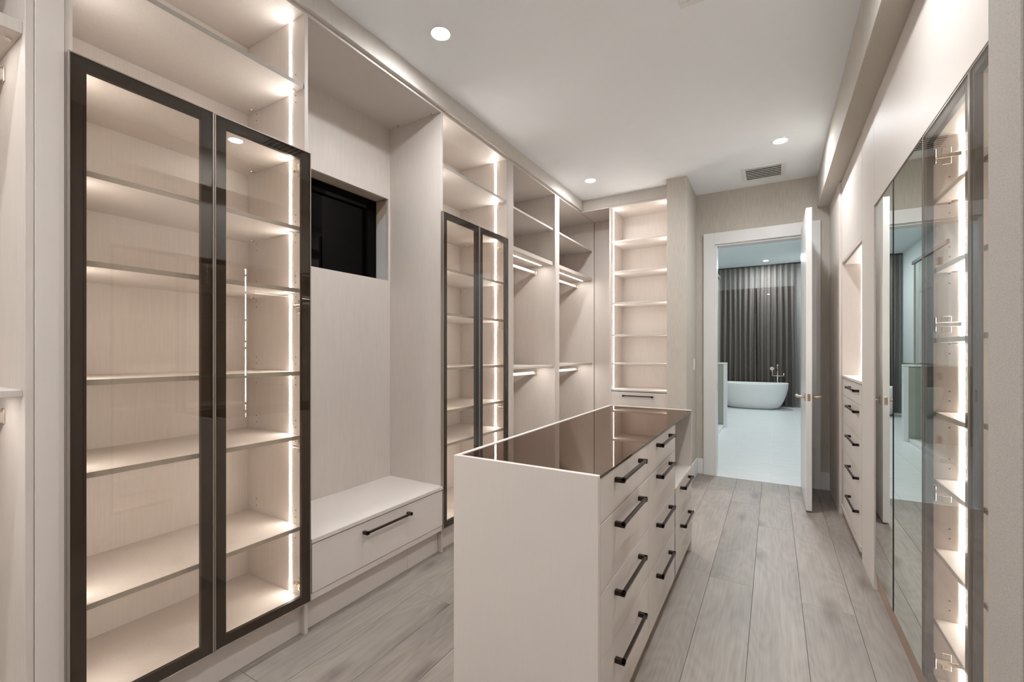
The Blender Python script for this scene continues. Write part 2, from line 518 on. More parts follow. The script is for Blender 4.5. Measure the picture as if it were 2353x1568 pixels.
# half-height wall of the shower
pony = struct(boxes('wall_half', (-1.94, -0.735, 8.40, 8.50, 0, 1.085), M['sage'], bev=0.001))
boxes('cap', (-1.94, -0.678, 8.385, 8.515, 1.085, 1.112), M['white'], pony, bev=0.002)
boxes('end_trim', (-0.735, -0.680, 8.39, 8.51, 0, 1.085), M['white'], pony, bev=0.002)

sh = thing('shower_screen', 'frameless glass shower screen with dark header rail and hinges inside the bathroom doorway', 'shower screen', (-0.80, 7.8, 0))
boxes('curb', (-0.86, -0.735, 7.0, 8.385, 0, 0.05), M['white'], sh, bev=0.003)
boxes('glass_panel', (-0.81, -0.80, 7.0, 8.37, 0.05, 2.56), M['shower_glass'], sh, bev=0)
boxes('header_rail', (-0.82, -0.79, 7.0, 8.50, 2.56, 2.61), M['black'], sh, bev=0.002)
boxes('post', (-0.815, -0.795, 8.40, 8.42, 1.112, 2.56), M['steel'], sh, bev=0.001)
for z in (0.18, 0.95, 2.36):
    boxes('hinge', (-0.825, -0.785, 7.28, 7.36, z, z + 0.09), M['black'], sh, bev=0.002)

# freestanding tub
def tub():
    root = thing('bathtub', 'white freestanding oval bathtub in front of the taupe curtains', 'bathtub', (-0.42, 11.72, 0))
    cx, cy = -0.42, 11.72
    prof = [(0.0, 0.005, .0), (0.60, 0.005, .0), (0.70, 0.02, .0), (0.80, 0.09, .0), (0.88, 0.20, .0), (0.945, 0.34, .0), (0.985, 0.47, .0), (1.0, 0.565, .0),
            (0.995, 0.578, .0), (0.965, 0.578, .0), (0.955, 0.56, .0), (0.93, 0.42, .0), (0.86, 0.22, .0), (0.74, 0.12, .0), (0.0, 0.10, .0)]
    A, Bx, n = 0.725, 0.385, 56
    bm = bmesh.new()
    rings = []
    for s, z, _ in prof:
        if s == 0:
            rings.append([bm.verts.new((cx, cy, z))]); continue
        rg = []
        for k in range(n):
            t = 2 * math.pi * k / n
            ct, st = math.cos(t), math.sin(t)
            e = 2 / 2.35
            rg.append(bm.verts.new((cx + A * s * math.copysign(abs(ct) ** e, ct), cy + Bx * s * math.copysign(abs(st) ** e, st),
                                    z + (0.018 * ct * ct if z > 0.5 else 0))))
        rings.append(rg)
    for a, b in zip(rings, rings[1:]):
        for k in range(n):
            k2 = (k + 1) % n
            if len(a) == 1:
                bm.faces.new((a[0], b[k2], b[k]))
            elif len(b) == 1:
                bm.faces.new((a[k], a[k2], b[0]))
            else:
                bm.faces.new((a[k], a[k2], b[k2], b[k]))
    link('basin', bm, M['tub'], root, smooth=True)
    bm = bmesh.new()
    add_cyl(bm, (cx, cy, 0.10), (cx, cy, 0.106), 0.03, 20)
    link('drain', bm, M['nickel'], root)
tub()

fa = thing('bath_filler', 'slim nickel floor-standing bath filler with hand shower behind the tub', 'tap', (0.085, 11.95, 0))
def tubepart(name, pts, r, m, parent, n=10):
    bm = bmesh.new(); add_tube(bm, pts, r, n)
    return link(name, bm, m, parent, smooth=True)
fy = 12.15
fx = 0.092
tubepart('column', [(fx, fy, 0.0), (fx, fy, 0.5), (fx, fy, 0.86)], 0.016, M['nickel'], fa)
bm = bmesh.new(); add_cyl(bm, (fx, fy, 0.0), (fx, fy, 0.015), 0.05, 20); link('floor_flange', bm, M['nickel'], fa)
tubepart('crossbar', [(fx - 0.115, fy, 0.735), (fx + 0.12, fy, 0.735)], 0.014, M['nickel'], fa)
tubepart('spout', [(fx, fy, 0.86), (fx, fy, 0.96), (fx, fy - 0.02, 0.995), (fx, fy - 0.08, 1.0), (fx, fy - 0.18, 0.985)], [0.016, 0.016, 0.018, 0.02, 0.021], M['nickel'], fa)
tubepart('lever', [(fx + 0.12, fy, 0.728), (fx + 0.125, fy, 0.75), (fx + 0.125, fy, 0.80)], 0.014, M['nickel'], fa)
hs = tubepart('hand_shower', [(fx - 0.105, fy, 0.735), (fx - 0.105, fy, 0.80), (fx - 0.11, fy, 0.88)], 0.011, M['nickel'], fa)
bm = bmesh.new(); add_cyl(bm, (fx - 0.112, fy - 0.012, 0.905), (fx - 0.112, fy + 0.015, 0.91), 0.043, 20)
link('spray_head', bm, M['nickel'], hs)
tubepart('hose', [(fx - 0.105, fy, 0.735), (fx - 0.10, fy, 0.66), (fx - 0.07, fy, 0.58), (fx - 0.03, fy, 0.50), (fx - 0.012, fy, 0.42)], 0.008, M['black'], fa, 8)

# curtains
def curtain(x0, x1, label, seed):
    rr = random.Random(seed)
    nf = max(3, round((x1 - x0) / 0.118))
    n = nf * 12
    amp = [rr.uniform(0.55, 1.15) for _ in range(nf + 2)]
    ph = [rr.uniform(-0.5, 0.5) for _ in range(nf + 2)]
    zs = [0.012, 0.5, 1.1, 1.7, 2.3, 2.9, 3.30, 3.362]
    bm = bmesh.new()
    grid = []
    for zi, z in enumerate(zs):
        k = (z - 0.012) / 3.35
        row = []
        for i in range(n + 1):
            u = i / 12.0
            f = int(min(u, nf - 1e-6)); fr = u - f
            a = amp[f] * (1 - fr) + amp[f + 1] * fr
            p = ph[f] * (1 - fr) + ph[f + 1] * fr
            w = u * 2 * math.pi + p * (1.0 - 0.6 * k) + 0.5 * math.sin(z * 0.9 + f)
            y = 12.26 - 0.07 * a * (1.0 - 0.25 * k) * math.cos(w)
            x = x0 + (x1 - x0) * i / n + 0.022 * math.sin(2 * w) * a * 0.6 + 0.012 * math.sin(z * 1.3 + u) * (1 - k)
            row.append(bm.verts.new((x, y, z)))
        grid.append(row)
    for a, b in zip(grid, grid[1:]):
        for i in range(n):
            bm.faces.new((a[i], a[i + 1], b[i + 1], b[i]))
    root = thing('curtain', label, 'curtain', ((x0 + x1) / 2, 12.26, 0), 'bathroom curtains')
    o = link('cloth', bm, M['curtain'], root, smooth=True)
    return root
curtain(-1.38, -0.352, 'taupe sheer pleated curtain hanging beside the shower half wall', 3)
curtain(-0.342, 0.53, 'taupe sheer pleated curtain hanging behind the bath tap', 5)
rail = tag(boxes('curtain_track', (-1.40, 0.56, 12.23, 12.29, 3.363, BC), M['black'], bev=0.002), 'slim dark curtain track on the bathroom ceiling', 'curtain track')

# ------------------------------------------------------------------ door and casing
cas = struct(boxes('trim_5', [(-0.632, DX0, YB - 0.022, YB, 0, 2.535), (DX1 + 0.008, 0.386, YB - 0.022, YB, 0, 2.535),
                              (DX0, DX1 + 0.008, YB - 0.022, YB, DZ, 2.535)], M['white'], bev=0.002))
boxes('jamb', [(DX0 - 0.001, DX0 + 0.018, YB, YB + 0.12, 0, DZ), (DX1 - 0.002, DX1 + 0.018, YB, YB + 0.12, 0, DZ),
               (DX0 + 0.018, DX1 - 0.002, YB, YB + 0.12, DZ - 0.018, DZ)], M['white'], cas, bev=0.001)
bm = bmesh.new(); add_box(bm, (DX0 + 0.018, DX0 + 0.0195, YB + 0.03, YB + 0.055, 0.88, 0.98)); link('strike_plate', bm, M['nickel'], cas)
struct(boxes('trim_6', (DX0, DX1, YB - 0.005, YB + 0.008, -0.014, 0.002), M['grout'], bev=0.001))
dl = struct(boxes('door_1', (0.229, 0.270, 4.278, 5.045, 0.014, 2.454), M['white'], bev=0.0025))
zl = 0.926
boxes('latch_plate', (0.239, 0.260, 4.2765, 4.279, zl - 0.03, zl + 0.03), M['nickel'], dl, bev=0.001)
for s, x in ((-1, 0.229), (1, 0.270)):
    h = boxes('lever_handle', (min(x, x + s * 0.008), max(x, x + s * 0.008), 4.315, 4.365, zl - 0.032, zl + 0.032), M['nickel'], dl, bev=0.002)
    tubepart('lever', [(x + s * 0.006, 4.34, zl), (x + s * 0.03, 4.34, zl), (x + s * 0.052, 4.342, zl + 0.002), (x + s * 0.060, 4.365, zl + 0.006),
                       (x + s * 0.060, 4.41, zl + 0.008), (x + s * 0.062, 4.45, zl + 0.002)], [0.011, 0.010, 0.011, 0.012, 0.011, 0.009], M['nickel'], h)
for z in (0.25, 1.2, 2.2):
    bm = bmesh.new(); add_cyl(bm, (0.277, 5.05, z - 0.045), (0.277, 5.05, z + 0.045), 0.007, 12); link('hinge', bm, M['nickel'], dl)

# light switch on the pier
sw = thing('light_switch', 'white rocker light switch plate on the wall pier beside the doorway', 'light switch', (-0.705, 4.89, 1.10))
boxes('plate', (-0.705, -0.697, 4.852, 4.928, 1.105, 1.225), M['white'], sw, bev=0.002)
boxes('rocker', (-0.698, -0.692, 4.872, 4.908, 1.132, 1.198), M['white'], sw, bev=0.002)

# ------------------------------------------------------------------ ceiling fittings
def downlight(x, y, z, label, group, lens):
    d = thing('downlight', label, 'ceiling light', (x, y, z), group)
    bm = bmesh.new()
    r0, r1, n = 0.047, 0.054, 32
    prof = [(r0, 0.0), (r0, -0.004), (r0 + 0.004, -0.006), (r1 - 0.002, -0.004), (r1, 0.0)]
    rg = [[bm.verts.new((x + r * math.cos(2 * math.pi * k / n), y + r * math.sin(2 * math.pi * k / n), z + h)) for k in range(n)] for r, h in prof]
    for a, b in zip(rg, rg[1:]):
        for k in range(n):
            bm.faces.new((a[k], a[(k + 1) % n], b[(k + 1) % n], b[k]))
    link('trim_ring', bm, M['white'], d, smooth=True)
    bm = bmesh.new()
    prof = [(r0, -0.004), (r0 * 0.9, -0.006), (r0 * 0.6, -0.0075), (r0 * 0.3, -0.008)]
    rg = [[bm.verts.new((x + r * math.cos(2 * math.pi * k / n), y + r * math.sin(2 * math.pi * k / n), z + h)) for k in range(n)] for r, h in prof]
    for a, b in zip(rg, rg[1:]):
        for k in range(n):
            bm.faces.new((a[k], a[(k + 1) % n], b[(k + 1) % n], b[k]))
    bm.faces.new(rg[-1])
    link('lens', bm, lens, d, smooth=True)
G_DL = 'recessed ceiling downlights of the dressing room'
downlight(-1.50, 1.81, CEIL, 'bright recessed ceiling downlight above the bench niche', G_DL, M['lens'])
downlight(-1.53, 4.10, CEIL, 'bright recessed ceiling downlight above the hanging bays', G_DL, M['lens'])
downlight(0.05, 4.09, CEIL, 'bright recessed ceiling downlight close to the air vent and door', G_DL, M['lens'])
downlight(0.053, 1.82, CEIL, 'recessed ceiling downlight over the near aisle, mirrored in the glass cabinet door', G_DL, M['lens'])
downlight(-1.50, -0.48, CEIL, 'recessed ceiling downlight behind the viewer, over the near hanging bay', G_DL, M['lens'])
downlight(0.053, -0.48, CEIL, 'recessed ceiling downlight behind the viewer, by the cloth covered wall', G_DL, M['lens'])
downlight(-0.73, -0.48, CEIL, 'added unseen ceiling downlight behind the viewer, brightening the island end', G_DL, M['lens'])  # extra lamp outside the ceiling grid, added to brighten surfaces facing the viewer
G_BL = 'recessed bathroom downlights'
downlight(-0.14, 11.66, BC, 'bright recessed downlight in the bathroom ceiling before the curtains', G_BL, M['bathlens'])
downlight(-0.14, 9.0, BC, 'recessed bathroom downlight beside the shower screen', G_BL, M['bathlens'])
downlight(-0.14, 6.6, BC, 'recessed bathroom downlight just beyond the doorway', G_BL, M['bathlens'])

def vent(x0, x1, y0, y1, label):
    v = thing('air_vent', label, 'air vent', ((x0 + x1) / 2, (y0 + y1) / 2, CEIL), 'slatted ceiling air vents')
    w = 0.036
    boxes('frame', [(x0, x1, y0, y0 + w, CEIL - 0.009, CEIL), (x0, x1, y1 - w, y1, CEIL - 0.009, CEIL),
                    (x0, x0 + w, y0 + w, y1 - w, CEIL - 0.009, CEIL), (x1 - w, x1, y0 + w, y1 - w, CEIL - 0.009, CEIL)], M['white'], v, bev=0.002)
    boxes('backing', (x0 + w, x1 - w, y0 + w, y1 - w, CEIL - 0.0015, CEIL - 0.0005), M['void'], v, bev=0)
    n = 6
    pitch = (y1 - y0 - 2 * w) / (n + 0.5)
    for k in range(n):
        yy = y0 + w + pitch * (k + 0.55)
        boxes('slat', (x0 + w, x1 - w, yy, yy + pitch * 0.34, CEIL - 0.0045, CEIL - 0.0025), M['white'], v, bev=0)
vent(-0.255, 0.100, 4.543, 4.895, 'square white slatted air vent in the ceiling before the doorway')
vent(-0.386, -0.031, 1.915, 2.267, 'square slatted ceiling air vent cut off by the top of the picture')

# ------------------------------------------------------------------ cabinet parts
def led_v(parent, x, yface, s, z0, z1, w=0.013):
    """upright light strip let into a side panel; s=-1 shines towards -Y"""
    ya, yb = sorted((yface, yface + s * 0.0015))
    boxes('led_strip', (x - w / 2, x + w / 2, ya, yb, z0, z1), M['led'], parent, bev=0)

def fittings(shelf, ys, xs, z):
    for x in xs:
        for y in ys:
            bm = bmesh.new()
            add_cyl(bm, (x, y, z), (x, y, z - 0.0035), 0.010, 14, 0.009)
            link('shelf_fitting', bm, M['steel'], shelf)

def rod(parent, x, y0, y1, z):
    bm = bmesh.new()
    add_box(bm, (x - 0.0075, x + 0.0075, y0, y1, z - 0.015, z + 0.015), 0.004)
    o = link('hanging_rod', bm, M['rod'], parent)
    bm = bmesh.new()
    for a, b in ((y0, y0 + 0.028), (y1 - 0.028, y1)):
        add_box(bm, (x - 0.010, x + 0.010, a, b, z - 0.019, z + 0.018), 0.003)
    for a, b in ((y0, y0 + 0.004), (y1 - 0.004, y1)):
        add_box(bm, (x - 0.015, x + 0.015, a, b, z - 0.024, z + 0.024), 0.002)
    link('rod_bracket', bm, M['steel'], o)
    return o

def hinge_plate(parent, x0, y, z, sx, sy):
    """cup-hinge arm and cross plate screwed to a panel face at y; sx points into the cabinet"""
    bm = bmesh.new()
    def bx(a0, a1, d, z0, z1):
        xa, xb = sorted((x0 + sx * a0, x0 + sx * a1)); ya, yb = sorted((y, y + sy * d))
        add_box(bm, (xa, xb, ya, yb, z0, z1), 0.0015)
    bx(0.022, 0.048, 0.004, z - 0.030, z + 0.030)
    bx(0.004, 0.072, 0.012, z - 0.008, z + 0.008)
    bx(0.000, 0.004, 0.020, z - 0.026, z + 0.026)
    for a, dz in ((0.035, 0.021), (0.035, -0.021), (0.060, 0.0), (0.044, 0.0)):
        add_cyl(bm, (x0 + sx * a, y, z + dz), (x0 + sx * a, y + sy * 0.0145 if dz == 0 else y + sy * 0.006, z + dz), 0.005, 10)
    return link('hinge', bm, M['steel'], parent)

def glass_door(parent, y0, y1, z0, z1, xin, s, fw=0.042, swing=0.0):
    """bronze framed glass door; xin is its inner face, s the side it faces (+1 towards +X)"""
    th = 0.022
    xo = xin + s * th
    lo, hi = sorted((xin, xo - s * 0.004))
    d = boxes('glass_door', [(lo, hi, y0 + 0.004, y0 + fw, z0 + 0.004, z1 - 0.004), (lo, hi, y1 - fw, y1 - 0.004, z0 + 0.004, z1 - 0.004),
                             (lo, hi, y0 + fw, y1 - fw, z0 + 0.004, z0 + fw), (lo, hi, y0 + fw, y1 - fw, z1 - fw, z1 - 0.004)], M['bronze'], parent, bev=0.001, origin=(xin, (y0 + y1) / 2, z0))
    e0, e1 = sorted((xin, xo))
    boxes('edge_trim', [(e0, e1, y0, y0 + 0.004, z0, z1), (e0, e1, y1 - 0.004, y1, z0, z1),
                        (e0, e1, y0 + 0.004, y1 - 0.004, z0, z0 + 0.004), (e0, e1, y0 + 0.004, y1 - 0.004, z1 - 0.004, z1)], M['trim_metal'], d, bev=0.0005)
    g0, g1 = sorted((xo - s * 0.0035, xo - s * 0.0005))
    boxes('glass_pane', (g0, g1, y0 + 0.005, y1 - 0.005, z0 + 0.005, z1 - 0.005), M['pane'], d, bev=0)
    d.rotation_euler.z = math.radians(swing)
    return d

def side_panel(parent, y0, y1, z0=0.0, z1=TOP + T, m=None, x0=XB, x1=XF):
    return boxes('side_panel', (x0, x1, y0, y1, z0, z1), m or M['laminate'], parent, bev=0.001)

def shelf(parent, y0, y1, ztop, t=T, x0=XB, x1=-1.862, fit=True, band=False):
    o = boxes('shelf', (x0, x1, y0, y1, ztop - t, ztop), M['laminate'], parent, bev=0.0012)
    if band:
        boxes('edge_band', (x1, x1 + 0.0012, y0, y1, ztop - t, ztop), M['band'], o, bev=0)
    if fit:
        fittings(o, (y1 - 0.018,), (x1 - 0.05, x0 + 0.07), ztop - t)
    return o

def pin_rows(panel, yface, ins, shelves, xs):
    zs = []
    for z in shelves:
        for k in (-2, -1, 1, 2):
            zs.append(z + 0.032 * k)
    holes(panel, yface, ins, zs, xs)

# display cabinets on the long wall
G_DC = 'glass door display cabinets with lit shelves'
def display(y0, y1, label, zshelf, doors, swing=(0, 0)):
    c = thing('display_cabinet', label, 'cabinet', ((XB + XF) / 2, (y0 + y1) / 2, 0), G_DC)
    boxes('back_panel', (XB - 0.012, XB, y0, y1, 0.15, TOP + T), M['laminate'], c, bev=0)
    pl = side_panel(c, y0, y0 + T)
    pr = side_panel(c, y1 - T, y1)
    a, b = y0 + T, y1 - T
    boxes('top_panel', (XB, XF, a, b, TOP, TOP + T), M['laminate'], c)
    boxes('base_panel', (XB, XF, a, b, 0.152, 0.170), M['laminate'], c)
    boxes('toe_kick', (-1.885, -1.87, y0, y1, 0.0, 0.152), M['front'], c)
    for z in (2.512, 2.205):
        s = shelf(c, a, b, z, x1=-1.845 if z > 2.4 else XF - 0.002, band=z > 2.4)
    for z in zshelf:
        shelf(c, a, b, z, band=True)
    cuts = [0.170] + sorted(list(zshelf) + [2.205, 2.512]) + [TOP + T]
    for lo, hi in zip(cuts, cuts[1:]):
        led_v(c, -1.945, b, -1, lo + 0.001, hi - T - 0.001)
        led_v(c, -1.945, a, 1, lo + 0.001, hi - T - 0.001)
    pin_rows(pr, b, -1, zshelf + [2.512], (-1.905, -2.225))
    for k, (d0, d1) in enumerate(doors):
        d = glass_door(c, d0, d1, 0.154, 2.196, XF + 0.004, 1, swing=swing[k])
        for z in (0.224, 0.859, 1.501, 2.127):
            if k:
                hinge_plate(d, XF - 0.004, b, z, -1, -1)
            else:
                hinge_plate(d, XF - 0.004, a, z, -1, 1)
    return c
display(0.466, 1.278, 'tall display cabinet with bronze framed glass doors between the wide upright panel and bench niche',
        [1.863, 1.580, 1.203, 0.910, 0.494], [(0.468, 0.869), (0.874, 1.273)], swing=(0, -1.3))
display(2.226, 3.056, 'tall display cabinet with bronze framed glass doors between the bench niche and hanging bays',
        [1.850, 1.552, 1.190, 0.905, 0.684], [(2.216, 2.620), (2.626, 3.024)])

# hanging bays
G_HB = 'open hanging bays with rods'
def hanging(y0, y1, tl_, tr_, label, zs, rods, toprows=True):
    c = thing('hanging_bay', label, 'wardrobe', ((XB + XF) / 2, (y0 + y1) / 2, 0), G_HB)
    boxes('back_panel', (XB - 0.012, XB, y0, y1, 0.1, TOP + T), M['laminate'], c, bev=0)
    side_panel(c, y0, y0 + tl_)
    pr = side_panel(c, y1 - tr_, y1)
    a, b = y0 + tl_, y1 - tr_
    boxes('top_panel', (XB, XF, a, b, TOP, TOP + T), M['laminate'], c)
    boxes('base_panel', (XB, XF, a, b, 0.152, 0.170), M['laminate'], c)
    boxes('toe_kick', (-1.885, -1.87, y0, y1, 0.0, 0.152), M['front'], c)
    if zs[0]:
        s = shelf(c, a, b, zs[0])
    z = zs[1]
    s = boxes('lit_shelf', [(XB, -1.862, a, b, z - 0.036, z)], M['laminate'], c, bev=0.0012)
    boxes('led_strip', (-1.972, -1.958, a + 0.01, b - 0.06, z - 0.0375, z - 0.036), M['led'], s, bev=0)
    fittings(s, (b - 0.018,), (-1.925,), z - 0.036)
    z = zs[2]
    s = boxes('lit_shelf', [(XB, -1.862, a, b, z - 0.020, z)], M['laminate'], c, bev=0.0012)
    boxes('led_strip', (-1.972, -1.958, a + 0.01, b - 0.06, z - 0.0215, z - 0.020), M['led'], s, bev=0)
    for zr in rods:
        rod(c, -2.055, a, b, zr)
    pin_rows(pr, b, -1, [v for v in (zs[0],) if v], (-1.905, -2.225))
    return c
hanging(-0.45, 0.402, T, T, 'open hanging bay cut off at the picture edge beside the wide upright panel', (2.58, 2.243, 1.182), (2.150, 1.092))
hanging(3.058, 3.972, 0.088, T, 'open hanging bay with rods beside the farther glass cabinet', (2.508, 2.178, 1.166), (2.085, 1.085))
hanging(3.974, 5.066, 0.082, T, 'open hanging bay with rods in the far corner of the room', (2.508, 2.178, 1.166), (2.085, 1.085))
tag(boxes('filler_panel', (XB, XF + 0.004, 0.403, 0.465, 0, TOP + T), M['front'], bev=0.001),
    'wide pale upright filler panel at the near end of the glass cabinet', 'panel')

# bench niche
NY0, NY1 = 1.279, 2.2255
WY0, WY1, WZ0, WZ1 = 1.33, 2.222 - 0.012, 1.787, 2.352
ni = thing('bench_niche', 'beige panelled niche with a black glazed recess above the bench', 'niche', (-2.29, (NY0 + NY1) / 2, 0))
boxes('back_panel', [(XB - 0.012, XB + 0.004, NY0, NY1, WZ1, TOP), (XB - 0.012, XB + 0.004, NY0, NY1, 0.43, WZ0),
                     (XB - 0.012, XB + 0.004, NY0, WY0, WZ0, WZ1), (XB - 0.012, XB + 0.004, WY1, NY1, WZ0, WZ1)], M['laminate'], ni, bev=0)
tp = boxes('top_panel', (XB, XF, NY0, NY1, TOP, TOP + T), M['laminate'], ni)
fittings(tp, (NY1 - 0.018,), (-1.90, -2.20), TOP)
wn = struct(boxes('window_1', (-2.440, -2.436, WY0 - 0.02, WY1 + 0.02, WZ0 - 0.02, WZ1 + 0.02), M['blackglass'], bev=0))
boxes('window_frame', [(-2.436, -2.414, WY0, WY1, WZ1 - 0.07, WZ1), (-2.436, -2.414, WY0, WY0 + 0.03, WZ0, WZ1 - 0.07),
                       (-2.436, -2.414, WY1 - 0.09, WY1, WZ0, WZ1 - 0.07), (-2.436, -2.414, WY0 + 0.03, WY1 - 0.09, WZ0, WZ0 + 0.02)], M['blackglass'], wn, bev=0.002)
boxes('reveal', [(-2.436, XB - 0.012, WY0 - 0.02, WY1 + 0.02, WZ1 + 0.004, WZ1 + 0.02), (-2.436, XB - 0.012, WY0 - 0.02, WY1 + 0.02, WZ0 - 0.02, WZ0 - 0.003),
                 (-2.436, XB - 0.012, WY0 - 0.02, WY0 - 0.004, WZ0, WZ1), (-2.436, XB - 0.012, WY1 + 0.004, WY1 + 0.02, WZ0, WZ1)], M['reveal'], wn, bev=0)
be = thing('storage_bench', 'low storage bench with pale top and one wide drawer in the niche', 'bench', ((XB + XF) / 2, (NY0 + NY1) / 2, 0))
boxes('bench_top', [(XB + 0.005, -1.838, NY0 + 0.001, NY1 - 0.001, 0.415, 0.433), (-1.838, -1.815, NY0 + 0.001, NY1 - 0.012, 0.415, 0.433)], M['front'], be, bev=0.0)
boxes('carcass', (XB + 0.005, -1.845, NY0 + 0.001, NY1 - 0.001, 0.150, 0.410), M['gap'], be, bev=0)
dw = boxes('drawer', (-1.838, -1.818, NY0 + 0.004, NY1 - 0.013, 0.186, 0.4085), M['front'], be, bev=0.001)
handle(dw, 'y', 1.572, 1.905, 0.362, -1.818, 1, reach=0.036)
boxes('bottom_rail', (-1.86, -1.822, NY0 + 0.001, NY1 - 0.012, 0.152, 0.182), M['front'], be, bev=0.001)
boxes('toe_kick', [(-1.885, -1.87, NY0 + 0.001, 1.9505, 0, 0.150), (-1.885, -1.87, 1.9515, NY1 - 0.001, 0, 0.150)], M['front'], be, bev=0.0005)

# corner shelf tower
gx0, gx1, gy0, gy1 = -1.512, -0.888, 4.622, 5.052
tg = thing('shelf_tower', 'open shelf tower lit by strips with a drawer, beside the wall pier', 'shelf unit', ((gx0 + gx1) / 2, (gy0 + gy1) / 2, 0))
boxes('back_panel', (gx0, gx1, gy1, gy1 + 0.012, 0, TOP + T), M['laminate'], tg, bev=0)
boxes('side_panel', (gx0, gx0 + T, gy0, gy1, 0, TOP + T), M['laminate'], tg, bev=0.001)
boxes('side_panel', (gx1 - T, gx1, gy0, gy1, 0, TOP + T), M['laminate'], tg, bev=0.001)
ga, gb = gx0 + T, gx1 - T
boxes('top_panel', (ga, gb, gy0, gy1, TOP, TOP + T), M['laminate'], tg)
zg = [2.482, 2.158, 1.822, 1.484, 1.176]
for z in zg:
    s = boxes('shelf', (ga, gb, gy0 + 0.022, gy1, z - T, z), M['laminate'], tg, bev=0.0012)
boxes('drawer_top', (ga, gb, gy0 + 0.003, gy1, 0.880, 0.898), M['laminate'], tg, bev=0.0012)
cuts = [0.898] + sorted(zg) + [TOP + T]
for lo, hi in zip(cuts, cuts[1:]):
    for xx, s in ((ga, 1), (gb, -1)):
        x0_, x1_ = sorted((xx, xx + s * 0.0015))
        boxes('led_strip', (x0_, x1_, gy0 + 0.085, gy0 + 0.098, lo + 0.001, hi - T - 0.001), M['led'], tg, bev=0)
boxes('carcass', (ga, gb, gy0 + 0.03, gy1, 0.02, 0.878), M['gap'], tg, bev=0)
for z0, z1 in ((0.700, 0.873), (0.515, 0.696), (0.30, 0.511), (0.085, 0.296)):
    d = boxes('drawer', (ga + 0.001, gb - 0.006, gy0 + 0.002, gy0 + 0.022, z0, z1), M['front'], tg, bev=0.001)
    handle(d, 'x', -1.365, -1.052, z1 - 0.040, gy0 + 0.002, -1)
boxes('toe_kick', (ga, gb, gy0 + 0.03, gy0 + 0.045, 0, 0.08), M['front'], tg)
tag(boxes('filler_panel', (-1.832, gx0 - 0.002, 5.052, YB - 0.002, 0, TOP), M['laminate'], bev=0.0), 'plain beige panel filling the corner behind the shelf tower', 'panel')
tag(boxes('filler_panel', (-1.836, gx0 - 0.002, 4.616, YB - 0.002, TOP + 0.001, TOP + T - 0.001), M['laminate'], bev=0.0), 'flat beige overhead panel in the far corner, under the soffit', 'panel')

# ------------------------------------------------------------------ island
ix0, ix1, iy0, iy1, iz = -1.005, -0.455, 1.286, 3.078, 0.915
isl = thing('island', 'beige dressing room island with bronze glass top and many dark handles', 'island', ((ix0 + ix1) / 2, (iy0 + iy1) / 2, 0))
boxes('end_panel', (ix0, ix1, iy0, iy0 + T, 0, iz), M['front'], isl, bev=0.0012)
boxes('end_panel', (ix0, ix1, iy1 - T, iy1, 0, iz), M['front'], isl, bev=0.0012)
boxes('side_panel', (ix0, ix0 + T, iy0 + T, iy1 - T, 0, iz), M['front'], isl, bev=0.0012)
c1, c2 = 1.912, 2.492
boxes('carcass', (ix0 + T, ix1 - 0.023, iy0 + T, c2 + T, 0.075, 0.903), M['gap'], isl, bev=0)
boxes('carcass', (ix0 + T, ix1 - 0.023, c2 + T, iy1 - T, 0.075, 0.534), M['gap'], isl, bev=0)
boxes('niche_divider', (ix0 + T, ix1, c2, c2 + T, 0.075, 0.903), M['laminate'], isl, bev=0.001)
boxes('niche_shelf', (ix0 + T, ix1 - 0.002, c2 + T, iy1 - T, 0.537, 0.555), M['front'], isl, bev=0.001)
boxes('niche_back', (ix0 + T, ix0 + T + 0.012, c2 + T, iy1 - T, 0.555, 0.903), M['laminate'], isl, bev=0)
gt = boxes('glass_top', (ix0 + T, ix1 + 0.002, iy0 + T, iy1 - T, 0.904, 0.912), M['island_glass'], isl, bev=0.0006)
boxes('toe_kick', (-0.50, -0.480, iy0 + T, iy1 - T, 0, 0.075), M['toe'], isl, bev=0)
def island_drawers(y0, y1, cuts, h0, h1, hz):
    for (za, zb), z in zip(zip(cuts[1:], cuts), hz):
        d = boxes('drawer', (ix1 - 0.020, ix1, y0, y1, za + 0.0015, zb - 0.0015), M['front'], isl, bev=0.001)
        handle(d, 'y', h0, h1, z, ix1, 1)
island_drawers(iy0 + T + 0.001, c1 - 0.0015, [0.903, 0.762, 0.545, 0.333, 0.076], 1.445, 1.760, [0.865, 0.717, 0.489, 0.262])
island_drawers(c1 + 0.0015, c2 - 0.001, [0.903, 0.762, 0.545, 0.333, 0.076], 2.055, 2.345, [0.870, 0.728, 0.508, 0.278])
island_drawers(c2 + 0.003, iy1 - T - 0.001, [0.553, 0.340, 0.076], 2.660, 2.940, [0.517, 0.30])

# ------------------------------------------------------------------ wall of doors opposite
tag(boxes('filler_panel', (0.458, 0.94, 4.388, YB - 0.001, 0, 2.653), M['front'], bev=0.001),
    'tall plain end panel behind the open white door', 'panel')
tag(boxes('filler_panel', (XR, 0.94, 3.072, 3.438, 0, 2.653), M['front'], bev=0.001),
    'tall plain upright panel between the mirror doors and drawer tower', 'panel')
tag(boxes('fascia_panel', (XR, XR + 0.02, 1.250, 3.069, 2.084, 2.653), M['front'], bev=0.001),
    'long pale fascia panel above the mirror and glass doors', 'panel')

